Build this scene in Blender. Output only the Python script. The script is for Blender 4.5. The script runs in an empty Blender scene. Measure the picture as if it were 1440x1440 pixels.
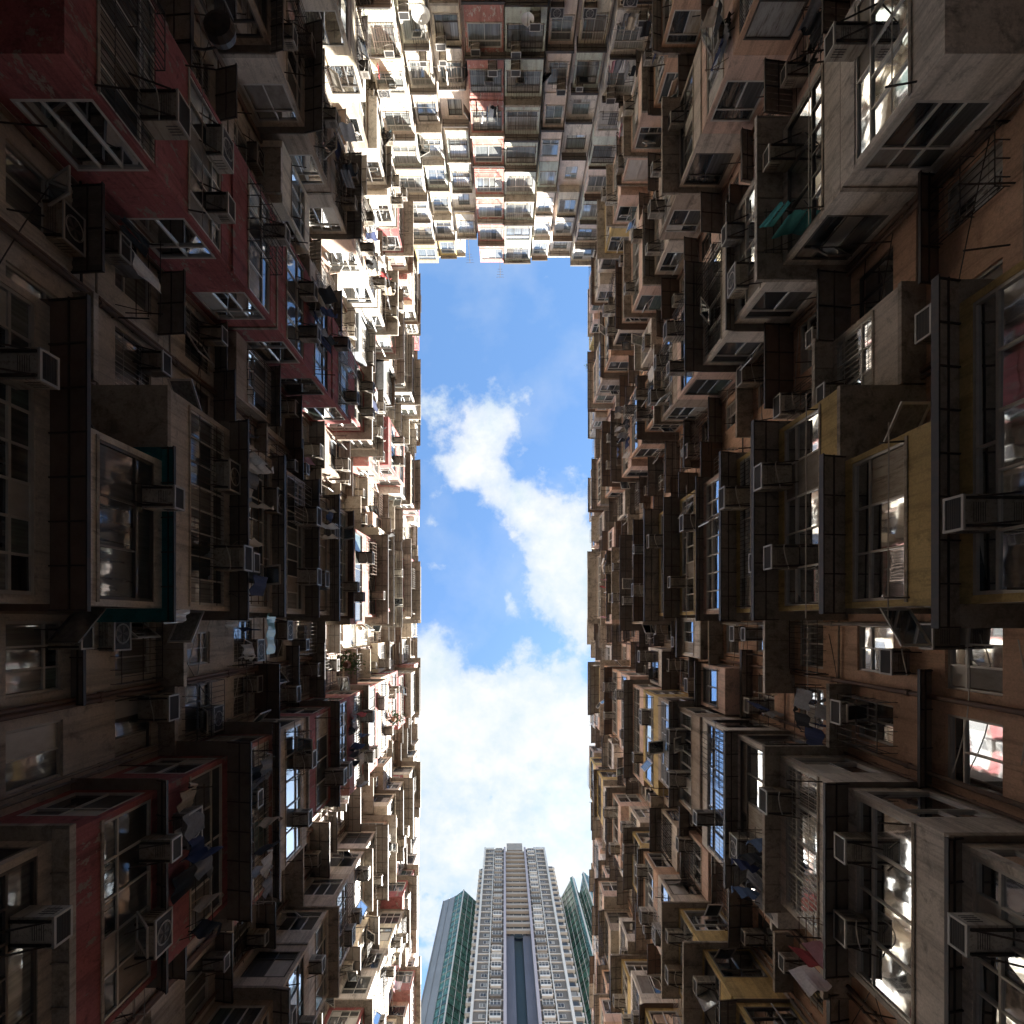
import bpy, math, random
from mathutils import Vector, Matrix
R = random.Random(7)
ZC = 1.6            # camera height above the courtyard floor
P = 2.8             # storey height
F = 750.0           # focal length in pixels of the 1440 px photograph
VX, VY = 709.0, 875.0
XW = 9.3            # side walls stand at x = -XW and +XW
YE = 37.2           # end wall stands at y = -YE
K0, K1 = -1, 15
def zf(k): return 9.0 + ZC + P * k
ROOF = zf(K1 + 1)
C = bpy.context.scene.collection

# ------------------------------------------------------------ materials
MATS = {}
def nt(name):
    m = bpy.data.materials.new(name); m.use_nodes = True
    t = m.node_tree; b = t.nodes['Principled BSDF']
    MATS[name] = m
    return m, t, b
def N(t, typ, **kw):
    n = t.nodes.new(typ)
    for k, v in kw.items():
        if k.startswith('i_'):
            n.inputs[int(k[2:]) if k[2:].isdigit() else k[2:].replace('_', ' ')].default_value = v
        else: setattr(n, k, v)
    return n
def mixc(t, fac, a, b, mode='MIX'):
    n = t.nodes.new('ShaderNodeMix'); n.data_type = 'RGBA'; n.blend_type = mode
    for s, v in ((n.inputs[0], fac), (n.inputs[6], a), (n.inputs[7], b)):
        if isinstance(v, bpy.types.NodeSocket): t.links.new(v, s)
        elif isinstance(v, (int, float)): s.default_value = v
        else: s.default_value = (*v, 1)
    return n.outputs[2]
def math_(t, op, a, b=None, c=None, clamp=False):
    n = t.nodes.new('ShaderNodeMath'); n.operation = op; n.use_clamp = clamp
    for i, v in enumerate((a, b, c)):
        if v is None: continue
        if isinstance(v, bpy.types.NodeSocket): t.links.new(v, n.inputs[i])
        else: n.inputs[i].default_value = v
    return n.outputs[0]
def ramp(t, fac, stops):
    n = t.nodes.new('ShaderNodeValToRGB'); t.links.new(fac, n.inputs[0])
    e = n.color_ramp.elements
    while len(e) < len(stops): e.new(0.5)
    for el, (p, c) in zip(e, stops):
        el.position = p; el.color = (*c, 1) if isinstance(c, tuple) else (c, c, c, 1)
    return n.outputs[0]
def noise(t, scale, detail=4, rough=.6, vec=None, dist=0):
    n = N(t, 'ShaderNodeTexNoise'); n.inputs['Scale'].default_value = scale
    n.inputs['Detail'].default_value = detail; n.inputs['Roughness'].default_value = rough
    n.inputs['Distortion'].default_value = dist
    if vec: t.links.new(vec, n.inputs['Vector'])
    return n.outputs[0]
def pos(t, sc=(1, 1, 1)):
    g = N(t, 'ShaderNodeNewGeometry'); m = N(t, 'ShaderNodeMapping')
    m.inputs['Scale'].default_value = sc; t.links.new(g.outputs['Position'], m.inputs['Vector'])
    return m.outputs[0]

def plaster(name, col, dirt=.75, peel=0.0, peelcol=(.45, .42, .38)):
    m, t, b = nt(name)
    geo = N(t, 'ShaderNodeNewGeometry')
    isl = geo.outputs['Random Per Island']
    base = mixc(t, math_(t, 'MULTIPLY', isl, .5), col, tuple(c * .62 for c in col))
    base = mixc(t, ramp(t, noise(t, .55, 5, .6, pos(t)), [(.35, 0.0), (.7, 1.0)]), base, tuple(min(1, c * 1.25 + .02) for c in col))
    drk = tuple(c * .22 + .012 for c in (col[0] * .9, col[1] * .9, col[2] * .85))
    streak = ramp(t, noise(t, 1.0, 7, .68, pos(t, (3.2, 3.2, .22)), .3), [(.50, 0.0), (.72, 1.0)])
    base = mixc(t, math_(t, 'MULTIPLY', streak, dirt), base, drk)
    fs = ramp(t, noise(t, 1.0, 6, .7, pos(t, (11, 11, .5))), [(.55, 0.0), (.75, 1.0)])
    base = mixc(t, math_(t, 'MULTIPLY', fs, dirt * .7), base, drk)
    blot = ramp(t, noise(t, 2.4, 8, .72, pos(t), .6), [(.54, 0.0), (.68, 1.0)])
    base = mixc(t, math_(t, 'MULTIPLY', blot, dirt * .8), base, drk)
    fine = ramp(t, noise(t, 22, 4, .7, pos(t)), [(.3, .78), (.7, 1.08)])
    base = mixc(t, 1.0, base, fine, 'MULTIPLY')
    if peel:
        pm = ramp(t, noise(t, 3.2, 10, .75, pos(t, (1, 1, .55))), [(.60 - peel * .08, 0.0), (.615 - peel * .08, 1.0)])
        base = mixc(t, pm, base, peelcol)
    t.links.new(base, b.inputs['Base Color'])
    b.inputs['Roughness'].default_value = .88
    b.inputs['Specular IOR Level'].default_value = .25
    bp = N(t, 'ShaderNodeBump'); bp.inputs['Strength'].default_value = .5; bp.inputs['Distance'].default_value = .02
    t.links.new(noise(t, 9, 8, .7, pos(t)), bp.inputs['Height']); t.links.new(bp.outputs[0], b.inputs['Normal'])
    return m
plaster('greybeige', (.60, .53, .455), .68)
plaster('cream', (.74, .67, .54), .5)
plaster('whitewash', (.68, .63, .57), .75)
plaster('pinkred', (.38, .125, .125), .75, .35, (.30, .24, .21))
plaster('rose', (.46, .22, .20), .6, .4)
plaster('redtile', (.50, .235, .205), .6, .5, (.5, .45, .4))
plaster('palepink', (.80, .68, .60), .35)
plaster('palegreen', (.60, .66, .60), .5, .3)
plaster('terracotta', (.62, .41, .29), .6)
plaster('salmon', (.68, .50, .41), .55)
plaster('taupe', (.42, .345, .28), .75)
plaster('yellow', (.56, .42, .19), .65)
plaster('bluegrey', (.30, .33, .36), .6)
plaster('slab', (.40, .35, .29), .8)
plaster('slabdark', (.30, .26, .22), .7)
plaster('podium', (.5, .47, .43), .4)
plaster('teal', (.02, .16, .18), .5)
def metal(name, col, rough=.55, met=.0, dirt=.6):
    m, t, b = nt(name)
    f = ramp(t, noise(t, 4, 7, .7, pos(t, (1, 1, .5))), [(.45, 0.0), (.7, 1.0)])
    geo = N(t, 'ShaderNodeNewGeometry')
    c0 = mixc(t, math_(t, 'MULTIPLY', geo.outputs['Random Per Island'], .35), col, tuple(c * .5 for c in col))
    if name == 'acbody':
        oi = N(t, 'ShaderNodeObjectInfo')
        c0 = ramp(t, oi.outputs['Random'], [(0, (.46, .42, .34)), (.3, (.30, .27, .23)), (.55, (.55, .53, .48)), (.75, (.38, .33, .25)), (.9, (.20, .18, .16)), (1, (.42, .43, .42))])
        streak = ramp(t, noise(t, 1, 6, .7, pos(t, (16, 16, 2.0))), [(.5, 0.0), (.68, .8)])
        c0 = mixc(t, streak, c0, (.11, .075, .05))
    t.links.new(mixc(t, math_(t, 'MULTIPLY', f, dirt), c0, (.10, .055, .035)), b.inputs['Base Color'])
    b.inputs['Roughness'].default_value = rough; b.inputs['Metallic'].default_value = met
    return m
metal('sheet', (.22, .19, .16), .7)
metal('sheetgrey', (.27, .245, .215), .6)
metal('rust', (.18, .125, .095), .8)
metal('rod', (.035, .028, .025), .6)
metal('rodpale', (.42, .40, .37), .4, .3, .3)
metal('frame', (.62, .60, .56), .35, .1, .25)
metal('framedark', (.13, .12, .11), .4, .2, .3)
metal('acbody', (.40, .37, .32), .6, 0, .45)
metal('acslat', (.10, .095, .09), .6, 0, .3)
metal('acrim', (.52, .50, .47), .4, 0, .15)
metal('acdark', (.03, .03, .035), .7, 0, .2)
metal('pipe', (.30, .26, .22), .7, 0, .6)
metal('pipered', (.20, .12, .085), .7, 0, .5)
metal('hose', (.62, .60, .55), .5, 0, .1)
def glass(name, tint, refl=.32, pale=False):
    m, t, b = nt(name)
    geo = N(t, 'ShaderNodeNewGeometry'); isl = geo.outputs['Random Per Island']
    col = ramp(t, isl, [(0, (.012, .015, .018)), (.32, (.02, .024, .026)), (.45, (.07, .075, .07)), (.6, (.17, .155, .13)), (.8, tint), (.9, (.26, .25, .23)), (1, (.03, .04, .05))])
    if pale: col = ramp(t, isl, [(0, (.08, .085, .085)), (.2, (.16, .17, .165)), (.35, (.34, .34, .32)), (.55, (.55, .54, .50)), (.7, tint), (.85, (.38, .44, .43)), (1, (.08, .09, .10))])
    fold = ramp(t, noise(t, 1, 3, .5, pos(t, (14, 14, .6))), [(.3, .45), (.7, 1.3)])
    t.links.new(mixc(t, 1.0, col, fold, 'MULTIPLY'), b.inputs['Base Color'])
    b.inputs['Roughness'].default_value = .5
    gl = N(t, 'ShaderNodeBsdfGlossy'); gl.inputs['Roughness'].default_value = .035; gl.inputs['Color'].default_value = (.9, .95, 1, 1)
    bp = N(t, 'ShaderNodeBump'); bp.inputs['Strength'].default_value = .045; bp.inputs['Distance'].default_value = .05
    t.links.new(noise(t, 1.6, 2, .5, pos(t)), bp.inputs['Height']); t.links.new(bp.outputs[0], gl.inputs['Normal'])
    fr = N(t, 'ShaderNodeFresnel'); fr.inputs['IOR'].default_value = 1.75
    fac = math_(t, 'ADD', math_(t, 'MULTIPLY', fr.outputs[0], .16 if pale else .68), refl * .35, clamp=True)
    mx = N(t, 'ShaderNodeMixShader'); t.links.new(fac, mx.inputs[0])
    t.links.new(b.outputs[0], mx.inputs[1]); t.links.new(gl.outputs[0], mx.inputs[2])
    t.links.new(mx.outputs[0], t.nodes['Material Output'].inputs[0])
    return m
glass('pane', (.10, .17, .16))
glass('panepale', (.50, .50, .46), .01, True)
glass('tealglass', (.02, .10, .10), .2)
def cloth():
    m, t, b = nt('cloth')
    oi = N(t, 'ShaderNodeObjectInfo')
    f = ramp(t, noise(t, 12, 3, .6, pos(t)), [(.3, .8), (.7, 1.05)])
    t.links.new(mixc(t, 1.0, oi.outputs['Color'], f, 'MULTIPLY'), b.inputs['Base Color'])
    b.inputs['Roughness'].default_value = .95
cloth()
def leaf():
    m, t, b = nt('leaf')
    geo = N(t, 'ShaderNodeNewGeometry')
    t.links.new(ramp(t, geo.outputs['Random Per Island'], [(0, (.03, .08, .015)), (1, (.11, .17, .04))]), b.inputs['Base Color'])
leaf()
def ground_mat():
    m, t, b = nt('paving')
    br = N(t, 'ShaderNodeTexBrick'); br.inputs['Scale'].default_value = 1.0
    br.inputs['Color1'].default_value = (.40, .38, .35, 1); br.inputs['Color2'].default_value = (.46, .44, .41, 1); br.inputs['Mortar'].default_value = (.04, .04, .04, 1)
    t.links.new(pos(t, (1.6, 1.6, 1)), br.inputs['Vector'])
    f = ramp(t, noise(t, .8, 6, .7, pos(t)), [(.3, .6), (.7, 1.1)])
    t.links.new(mixc(t, 1.0, br.outputs[0], f, 'MULTIPLY'), b.inputs['Base Color']); b.inputs['Roughness'].default_value = .9
ground_mat()
def flat(name, col, rough=.6, met=0, var=.3, scale=1.5):
    m, t, b = nt(name)
    f = noise(t, scale, 5, .6, pos(t))
    t.links.new(mixc(t, math_(t, 'MULTIPLY', f, var * 2, clamp=True), col, tuple(c * .45 for c in col)), b.inputs['Base Color'])
    b.inputs['Roughness'].default_value = rough; b.inputs['Metallic'].default_value = met
flat('towergrey', (.15, .135, .125), .8, 0, .3, .4)
def twin():
    m, t, b = nt('towerwindow'); geo = N(t, 'ShaderNodeNewGeometry')
    oi = N(t, 'ShaderNodeObjectInfo'); fr = math_(t, 'FRACT', math_(t, 'ADD', math_(t, 'MULTIPLY', geo.outputs['Random Per Island'], 7.3), math_(t, 'MULTIPLY', oi.outputs['Random'], 5.1)))
    t.links.new(ramp(t, fr, [(0, (.02, .022, .022)), (.5, (.045, .045, .043)), (.65, (.12, .115, .10)), (.75, (.04, .055, .05)), (.9, (.26, .24, .21)), (1, (.03, .03, .03))]), b.inputs['Base Color']); b.inputs['Roughness'].default_value = .3
twin()
flat('towerdark', (.025, .04, .045), .5, 0, .3, .3)
flat('towertrim', (.56, .53, .50), .7, 0, .25, .3)
flat('towerlilac', (.35, .315, .35), .7, 0, .2, .3)
flat('towerbeige', (.30, .265, .235), .8, 0, .2, .3)
flat('towercladding', (.25, .25, .25), .5, .1, .35, .15)
flat('towerslate', (.10, .105, .14), .7, 0, .3, .2)
flat('tarp', (.12, .34, .32), .35, 0, .2, 3)
flat('plasticsheet', (.7, .7, .72), .25, 0, .15, 3)
flat('dish', (.7, .7, .68), .5, 0, .2, 3)
flat('pot', (.30, .14, .08), .8, 0, .3, 3)
def tealnet():
    m, t, b = nt('tealpanel')
    geo = N(t, 'ShaderNodeNewGeometry')
    br = N(t, 'ShaderNodeTexBrick'); br.offset = .5
    br.inputs['Scale'].default_value = 1.0; br.inputs['Row Height'].default_value = 1.5; br.inputs['Brick Width'].default_value = 1.1
    br.inputs['Mortar Size'].default_value = .10
    br.inputs['Color1'].default_value = (.02, .06, .042, 1); br.inputs['Color2'].default_value = (.06, .165, .12, 1); br.inputs['Mortar'].default_value = (.11, .22, .17, 1)
    sx = N(t, 'ShaderNodeSeparateXYZ'); t.links.new(geo.outputs['Position'], sx.inputs[0])
    cx = N(t, 'ShaderNodeCombineXYZ'); t.links.new(math_(t, 'ADD', sx.outputs[0], sx.outputs[1]), cx.inputs[0]); t.links.new(sx.outputs[2], cx.inputs[1])
    t.links.new(cx.outputs[0], br.inputs['Vector'])
    f = ramp(t, noise(t, .25, 6, .7, pos(t)), [(.35, .5), (.65, 1.15)])
    t.links.new(mixc(t, 1.0, br.outputs[0], f, 'MULTIPLY'), b.inputs['Base Color'])
    b.inputs['Roughness'].default_value = .3; b.inputs['Specular IOR Level'].default_value = .6
tealnet()

# ------------------------------------------------------------ mesh builder
class MB:
    def __init__(s): s.v = []; s.f = []; s.m = []; s.mi = {}
    def mat(s, name):
        if name not in s.mi: s.mi[name] = len(s.mi)
        return s.mi[name]
    def hexa(s, p, m):      # p: 8 corners, bottom four then top four, same order
        b = len(s.v); s.v += [tuple(q) for q in p]; i = s.mat(m)
        for q in ((3, 2, 1, 0), (4, 5, 6, 7), (0, 1, 5, 4), (1, 2, 6, 5), (2, 3, 7, 6), (3, 0, 4, 7)):
            s.f.append(tuple(b + k for k in q)); s.m.append(i)
    def box(s, x0, x1, y0, y1, z0, z1, m):
        if x0 > x1: x0, x1 = x1, x0
        if y0 > y1: y0, y1 = y1, y0
        if z0 > z1: z0, z1 = z1, z0
        s.hexa([(x0, y0, z0), (x1, y0, z0), (x1, y1, z0), (x0, y1, z0), (x0, y0, z1), (x1, y0, z1), (x1, y1, z1), (x0, y1, z1)], m)
    def tube(s, a, b_, r, m, n=5):
        a = Vector(a); b_ = Vector(b_); d = (b_ - a)
        if d.length < 1e-6: return
        d.normalize(); u = d.orthogonal().normalized(); w = d.cross(u)
        b = len(s.v); i = s.mat(m)
        for c in (a, b_):
            for k in range(n):
                an = 2 * math.pi * k / n
                s.v.append(tuple(c + u * (r * math.cos(an)) + w * (r * math.sin(an))))
        for k in range(n):
            k2 = (k + 1) % n
            s.f.append((b + k, b + k2, b + n + k2, b + n + k)); s.m.append(i)
        s.f.append(tuple(b + k for k in range(n - 1, -1, -1))); s.m.append(i)
        s.f.append(tuple(b + n + k for k in range(n))); s.m.append(i)
    def path(s, pts, r, m, n=5):
        for a, b in zip(pts, pts[1:]): s.tube(a, b, r, m, n)
    def build(s, name, parent=None, **kw):
        if not s.f: return None
        me = bpy.data.meshes.new(name); me.from_pydata(s.v, [], s.f)
        for k in s.mi: me.materials.append(MATS[k])
        me.polygons.foreach_set('material_index', s.m); me.update()
        o = bpy.data.objects.new(name, me); C.objects.link(o); o.parent = parent
        for k, v in kw.items(): o[k] = v
        return o

def empty(name, loc, rz=0, parent=None, **kw):
    o = bpy.data.objects.new(name, None); C.objects.link(o); o.empty_display_size = .3
    o.location = loc; o.rotation_euler = (0, 0, rz); o.parent = parent
    for k, v in kw.items(): o[k] = v
    return o

def proj(x, y, z):
    Z = z - ZC
    if Z < .5: return None
    return VX + F * x / Z, VY + F * y / Z, Z
def seen(x, y, z, m=70):
    p = proj(x, y, z)
    return bool(p) and -m < p[0] < 1440 + m and -m < p[1] < 1440 + m

ORD = ['', 'first', 'second', 'third', 'fourth', 'fifth', 'sixth', 'seventh', 'eighth', 'ninth', 'tenth', 'eleventh', 'twelfth', 'thirteenth', 'fourteenth', 'fifteenth', 'sixteenth', 'seventeenth', 'eighteenth']
def storey(k): return ORD[K1 + 1 - k] + ' storey below roof'

# ------------------------------------------------------------ facade frame
class Wall:
    # (t, d, z): t runs along the wall in world coordinates, d out from it into the court
    def __init__(s, side):
        s.side = side
        if side == 'left':  loc, rz, s.sg = (-XW, 0, 0), math.pi / 2, 1
        if side == 'right': loc, rz, s.sg = (XW, 0, 0), -math.pi / 2, -1
        if side == 'end':   loc, rz, s.sg = (0, -YE, 0), math.pi, -1
        s.loc, s.rz = loc, rz
        s.cands = {}
    def W(s, t, d, z):      # world position
        if s.side == 'left': return (-XW + d, t, z)
        if s.side == 'right': return (XW - d, t, z)
        return (t, -YE + d, z)
    def L(s, t, d, z): return (s.sg * t, -d, z)
    def box(s, mb, t0, t1, d0, d1, z0, z1, m): mb.box(s.sg * t0, s.sg * t1, -d1, -d0, z0, z1, m)
    def hexa(s, mb, pts, m): mb.hexa([s.L(*p) for p in pts], m)
    def add(s, kind, t, d, z, fn):
        W = s.W(t, d, z)
        if not seen(*W): return
        s.cands.setdefault(kind, []).append((W[2], fn))

def faceF(w, mb, dplane):   # placer for a window in a wall facing the court
    def put(u0, u1, n0, n1, z0, z1, m): w.box(mb, u0, u1, dplane + n0, dplane + n1, z0, z1, m)
    def pt(u, n, z): return w.L(u, dplane + n, z)
    if w.side == 'end': return put, pt, 'panepale'
    return put, pt
def faceS(w, mb, tplane, sign):   # window in the flank of a bay
    def put(u0, u1, n0, n1, z0, z1, m): w.box(mb, tplane + sign * n0, tplane + sign * n1, u0, u1, z0, z1, m)
    def pt(u, n, z): return w.L(tplane + sign * n, u, z)
    return put, pt

def window(face, u0, u1, z0, z1, rnd, fr='frame', sill=True, glassmat='pane', mbP=None, faceP=None, grille=None, open_=None):
    put, pt = face[:2]; putp, ptp = (faceP or face)[:2]
    if len(face) > 2: glassmat = face[2]
    e = .055; h = z1 - z0; w = u1 - u0
    put(u0, u1, -.04, .03, z0, z0 + e, fr); put(u0, u1, -.04, .03, z1 - e, z1, fr)
    put(u0, u0 + e, -.04, .032, z0 + e, z1 - e, fr); put(u1 - e, u1, -.04, .032, z0 + e, z1 - e, fr)
    n = max(2, round(w / rnd.choice((.55, .7, .85))))
    split = rnd.choice((.70, .72, .66, .30, 0)) if h > 1.1 else 0
    zt = z0 + h * split if split else None
    if zt: put(u0 + e, u1 - e, -.03, .026, zt - .022, zt + .022, fr)
    halfcol = rnd.random() < .5
    for lo, hi, nn in (((z0 + e, (zt - .022) if zt else z1 - e, n), ((zt + .022) if zt else None, z1 - e, max(1, n // 2) if halfcol else n))):
        if lo is None: continue
        iw = (w - 2 * e) / nn
        for i in range(nn):
            a = u0 + e + i * iw; b = a + iw
            if i: put(a - .019, a + .019, -.03, .022 + .003 * (i % 2), lo, hi, fr)
            t1, t2, t3 = (rnd.uniform(-.008, .008) for _ in range(3))
            if rnd.random() < .10:       # boarded or filled light
                putp(a + .019, b - .019, -.02, -.008, lo, hi, rnd.choice(('frame', 'acbody', 'sheetgrey'))); continue
            A, B = a + .012, b - .012
            q = [(A, -.018 + t1, lo), (B, -.018 + t2, lo), (B, -.03, lo), (A, -.03, lo), (A, -.018 + t3, hi), (B, -.018 + t3 + t2 - t1, hi), (B, -.03, hi), (A, -.03, hi)]
            mm = mbP
            mm.hexa([ptp(*p) for p in q], glassmat)
    if sill: put(u0 - .06, u1 + .06, -.02, .07, z0 - .07, z0 - .002, 'slab')
    if grille:
        gm = rnd.choice(('rod', 'rodpale'))
        k = int(w / .13)
        for i in range(1, k): put(u0 + w * i / k - .006, u0 + w * i / k + .006, .036, .048, z0 + .03, z1 - .03, gm)
        for q in (.25, .75): put(u0, u1, .05, .06, z0 + h * q - .008, z0 + h * q + .008, gm)

def sash(mb, pt, u0, u1, z0, z1, ang, hinge, fr='frame'):
    w = (u1 - u0); c, s_ = math.cos(ang), math.sin(ang)
    def q(a, b, n):
        if hinge == 'side': return pt(u0 + a * c - n * s_, .04 + a * s_ + n * c, z0 + b)
        hh = z1 - z0; bb = hh - b
        return pt(u0 + a, .04 + bb * s_ + n * c, z1 - bb * c + n * s_)
    def bx(a0, a1, b0, b1, n0, n1, m): mb.hexa([q(a0, b0, n0), q(a1, b0, n0), q(a1, b0, n1), q(a0, b0, n1), q(a0, b1, n0), q(a1, b1, n0), q(a1, b1, n1), q(a0, b1, n1)], m)
    h = z1 - z0; e = .05
    bx(0, w, 0, e, 0, .035, fr); bx(0, w, h - e, h, 0, .035, fr); bx(0, e, e, h - e, 0, .035, fr); bx(w - e, w, e, h - e, 0, .035, fr)
    bx(e - .01, w - e + .01, e - .01, h - e + .01, .012, .02, 'pane')

def canopy(w, mb, t0, t1, d0, p, z, kind, rnd, wrap=0):
    """Rain canopy of a given projection p beyond d0; wrap>0: also runs back along both flanks of a bay of depth d0."""
    m = {'slab': 'slab', 'dark': 'slabdark', 'metal': 'sheet', 'grey': 'sheetgrey', 'corr': 'sheet', 'rust': 'rust', 'teal': 'teal'}[kind]
    th = .10 if kind in ('slab', 'dark') else .02
    dz = .0 if kind == 'slab' else rnd.uniform(.04, .16)
    A, B = (t0 - wrap, t1 + wrap) if wrap else (t0, t1)
    if kind == 'corr':
        n = max(4, int((B - A) / .09)); q = (B - A) / n
        for i in range(n):
            o = .022 if i % 2 else 0; a, b = A + i * q, A + (i + 1) * q + .006
            w.hexa(mb, [(a, d0, z + o), (b, d0, z + o), (b, d0 + p, z - dz + o), (a, d0 + p, z - dz + o), (a, d0, z + o + .012), (b, d0, z + o + .012), (b, d0 + p, z - dz + o + .012), (a, d0 + p, z - dz + o + .012)], m)
    else:
        w.hexa(mb, [(A, d0, z), (B, d0, z), (B, d0 + p, z - dz), (A, d0 + p, z - dz), (A, d0, z + th), (B, d0, z + th), (B, d0 + p, z - dz + th), (A, d0 + p, z - dz + th)], m)
    if wrap:
        for a, b in ((t0 - wrap, t0), (t1, t1 + wrap)):
            w.box(mb, a, b, 0.0, d0 - .004, z - .003, z + th - .003, m)
    # ribs and lips under the sheet
    rm = 'rod' if kind != 'slab' else 'slabdark'
    n = max(2, int((B - A) / .7)); 
    for i in range(n + 1):
        a = A + .02 + (B - A - .05) * i / n
        w.hexa(mb, [(a, d0, z - .035), (a + .025, d0, z - .035), (a + .025, d0 + p, z - dz - .03), (a, d0 + p, z - dz - .03), (a, d0, z - .002), (a + .025, d0, z - .002), (a + .025, d0 + p, z - dz - .002), (a, d0 + p, z - dz - .002)], rm)
    if kind != 'slab':
        w.box(mb, A, B, d0 + p * .5, d0 + p * .5 + .022, z - dz * .5 - .03, z - dz * .5 - .004, rm)
        w.box(mb, A - .003, B + .003, d0 + p - .006, d0 + p + .02, z - dz - .05, z - dz + th + .006, rm)
    else:
        w.box(mb, A - .003, B + .003, d0 + p, d0 + p + .018, z - .03, z + th + .004, 'whitewash' if rnd.random() < .25 else 'slab')

def cage(w, mb, t0, t1, d0, p, z0, z1, rnd):
    m = rnd.choice(('rod', 'rod', 'rust', 'rodpale')); r = .011
    def T(a, b): mb.tube(w.L(*a), w.L(*b), r, m, 4)
    for z in (z0, (z0 + z1) / 2, z1):
        T((t0, d0, z), (t0, d0 + p, z)); T((t1, d0, z), (t1, d0 + p, z)); T((t0, d0 + p, z), (t1, d0 + p, z))
    n = max(4, int((t1 - t0) / .16))
    for i in range(n + 1):
        t = t0 + (t1 - t0) * i / n
        T((t, d0 + p, z0), (t, d0 + p, z1))
        if i % 2 == 0: T((t, d0, z0), (t, d0 + p, z0))
    for q in (.33, .66):
        for t in (t0, t1): T((t, d0 + p * q, z0), (t, d0 + p * q, z1))

def bay_body(w, mb, t0, t1, D, k, mat, sill, head):
    z = zf(k); g = .005
    w.box(mb, t0, t1, 0, D, z + g, z + sill, mat)
    w.box(mb, t0, t1, 0, D, z + head, z + P - g, mat)
    c = .13
    for a in (t0, t1 - c): w.box(mb, a + .003, a + c - .003, D - c, D - .004, z + sill, z + head, mat)
    for a in (t0, t1 - c): w.box(mb, a + .003, a + c - .003, 0, .22, z + sill, z + head, mat)
    # floor-edge band
    if R.random() < .35: w.box(mb, t0 - .03, t1 + .03, 0, D + .03, z - .05, z + .06, 'slab')

# ------------------------------------------------------------ air conditioners, racks, clothes
AC = []         # (size, world loc, rz, variant, label)
def ac_mesh(variant):
    w_, h, dp = ((.62, .42, .62), (.54, .37, .48), (.80, .56, .34), (.66, .44, .72), (.48, .34, .60), (.60, .40, .40))[variant]
    b = MB(); y = -dp
    b.box(-w_ / 2, w_ / 2, y, .06, 0, h, 'acbody')
    for i in range(6): b.box(-w_ / 2 + .12, w_ / 2 - .12, y + .14 + i * .035, y + .148 + i * .035, -.004, 0, 'acdark')
    for i in range(4):
        for sx in (-1, 1): b.box(sx * w_ / 2, sx * (w_ / 2 + .006), y + .06, y + .3, h * (.25 + .15 * i), h * (.25 + .15 * i) + .012, 'acdark')
    g = MB(); e = .035
    g.box(-w_ / 2 - .004, w_ / 2 + .004, y - .02, y + .012, -.005, e, 'acrim'); g.box(-w_ / 2 - .004, w_ / 2 + .004, y - .02, y + .012, h - e, h + .005, 'acrim')
    g.box(-w_ / 2 - .004, -w_ / 2 + e, y - .02, y + .012, e, h - e, 'acrim'); g.box(w_ / 2 - e, w_ / 2 + .004, y - .02, y + .012, e, h - e, 'acrim')
    if variant == 2:
        for q in range(14):
            a0 = 2 * math.pi * q / 14; a1 = 2 * math.pi * (q + 1) / 14
            for rr in (.215, .235): g.tube((rr * math.cos(a0), y - .02, h / 2 + rr * math.sin(a0)), (rr * math.cos(a1), y - .02, h / 2 + rr * math.sin(a1)), .006, 'acrim', 4)
        for q in range(5):
            a0 = 2 * math.pi * q / 5; g.hexa([(0, y - .016, h / 2), (.2 * math.cos(a0), y - .016, h / 2 + .2 * math.sin(a0)), (.2 * math.cos(a0 + .6), y - .012, h / 2 + .2 * math.sin(a0 + .6)), (.01, y - .012, h / 2),
                (0, y - .012, h / 2), (.2 * math.cos(a0), y - .012, h / 2 + .2 * math.sin(a0)), (.2 * math.cos(a0 + .6), y - .008, h / 2 + .2 * math.sin(a0 + .6)), (.01, y - .008, h / 2)], 'acslat')
    g.box(-w_ / 2 + e, w_ / 2 - e, y - .006, y - .001, e, h - e, 'acdark')
    for i in range(9 if variant != 2 else 0): zz = e + (h - 2 * e) * (i + .5) / 9; g.box(-w_ / 2 + e, w_ / 2 - e, y - .012, y - .007, zz - .004, zz + .004, 'acslat')
    ks = []
    for sx in (-1, 1):
        k = MB(); ks.append(k)
        k.box(sx * (w_ / 2 - .06) - .02, sx * (w_ / 2 - .06) + .02, y + .02, .05, -.04, -.008, 'rod')
        k.hexa([(sx * (w_ / 2 - .06) - .012, y + .08, -.06), (sx * (w_ / 2 - .06) + .012, y + .08, -.06), (sx * (w_ / 2 - .06) + .012, .02, -.38), (sx * (w_ / 2 - .06) - .012, .02, -.38),
                (sx * (w_ / 2 - .06) - .012, y + .08, -.035), (sx * (w_ / 2 - .06) + .012, y + .08, -.035), (sx * (w_ / 2 - .06) + .012, .02, -.35), (sx * (w_ / 2 - .06) - .012, .02, -.35)], 'rod')
    hs = MB()
    if variant in (0, 3, 5):
        pts = [(w_ / 2 * math.cos(a) , -dp * .5 - .12 * math.sin(a * 1.3), -.02 - .22 * math.sin(a)) for a in [i * .35 for i in range(10)]]
        hs.path(pts, .013, 'hose')
    return b, g, ks[0], ks[1], hs
def ac(w, t, d, z, k, where, rnd, name='air conditioner'):
    p = w.W(t, d, z)
    if not seen(*p, 20): return
    AC.append((p[2], p, w.rz, rnd.choice((0, 0, 1, 1, 4, 4, 5, 3, 2)), where))

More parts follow.
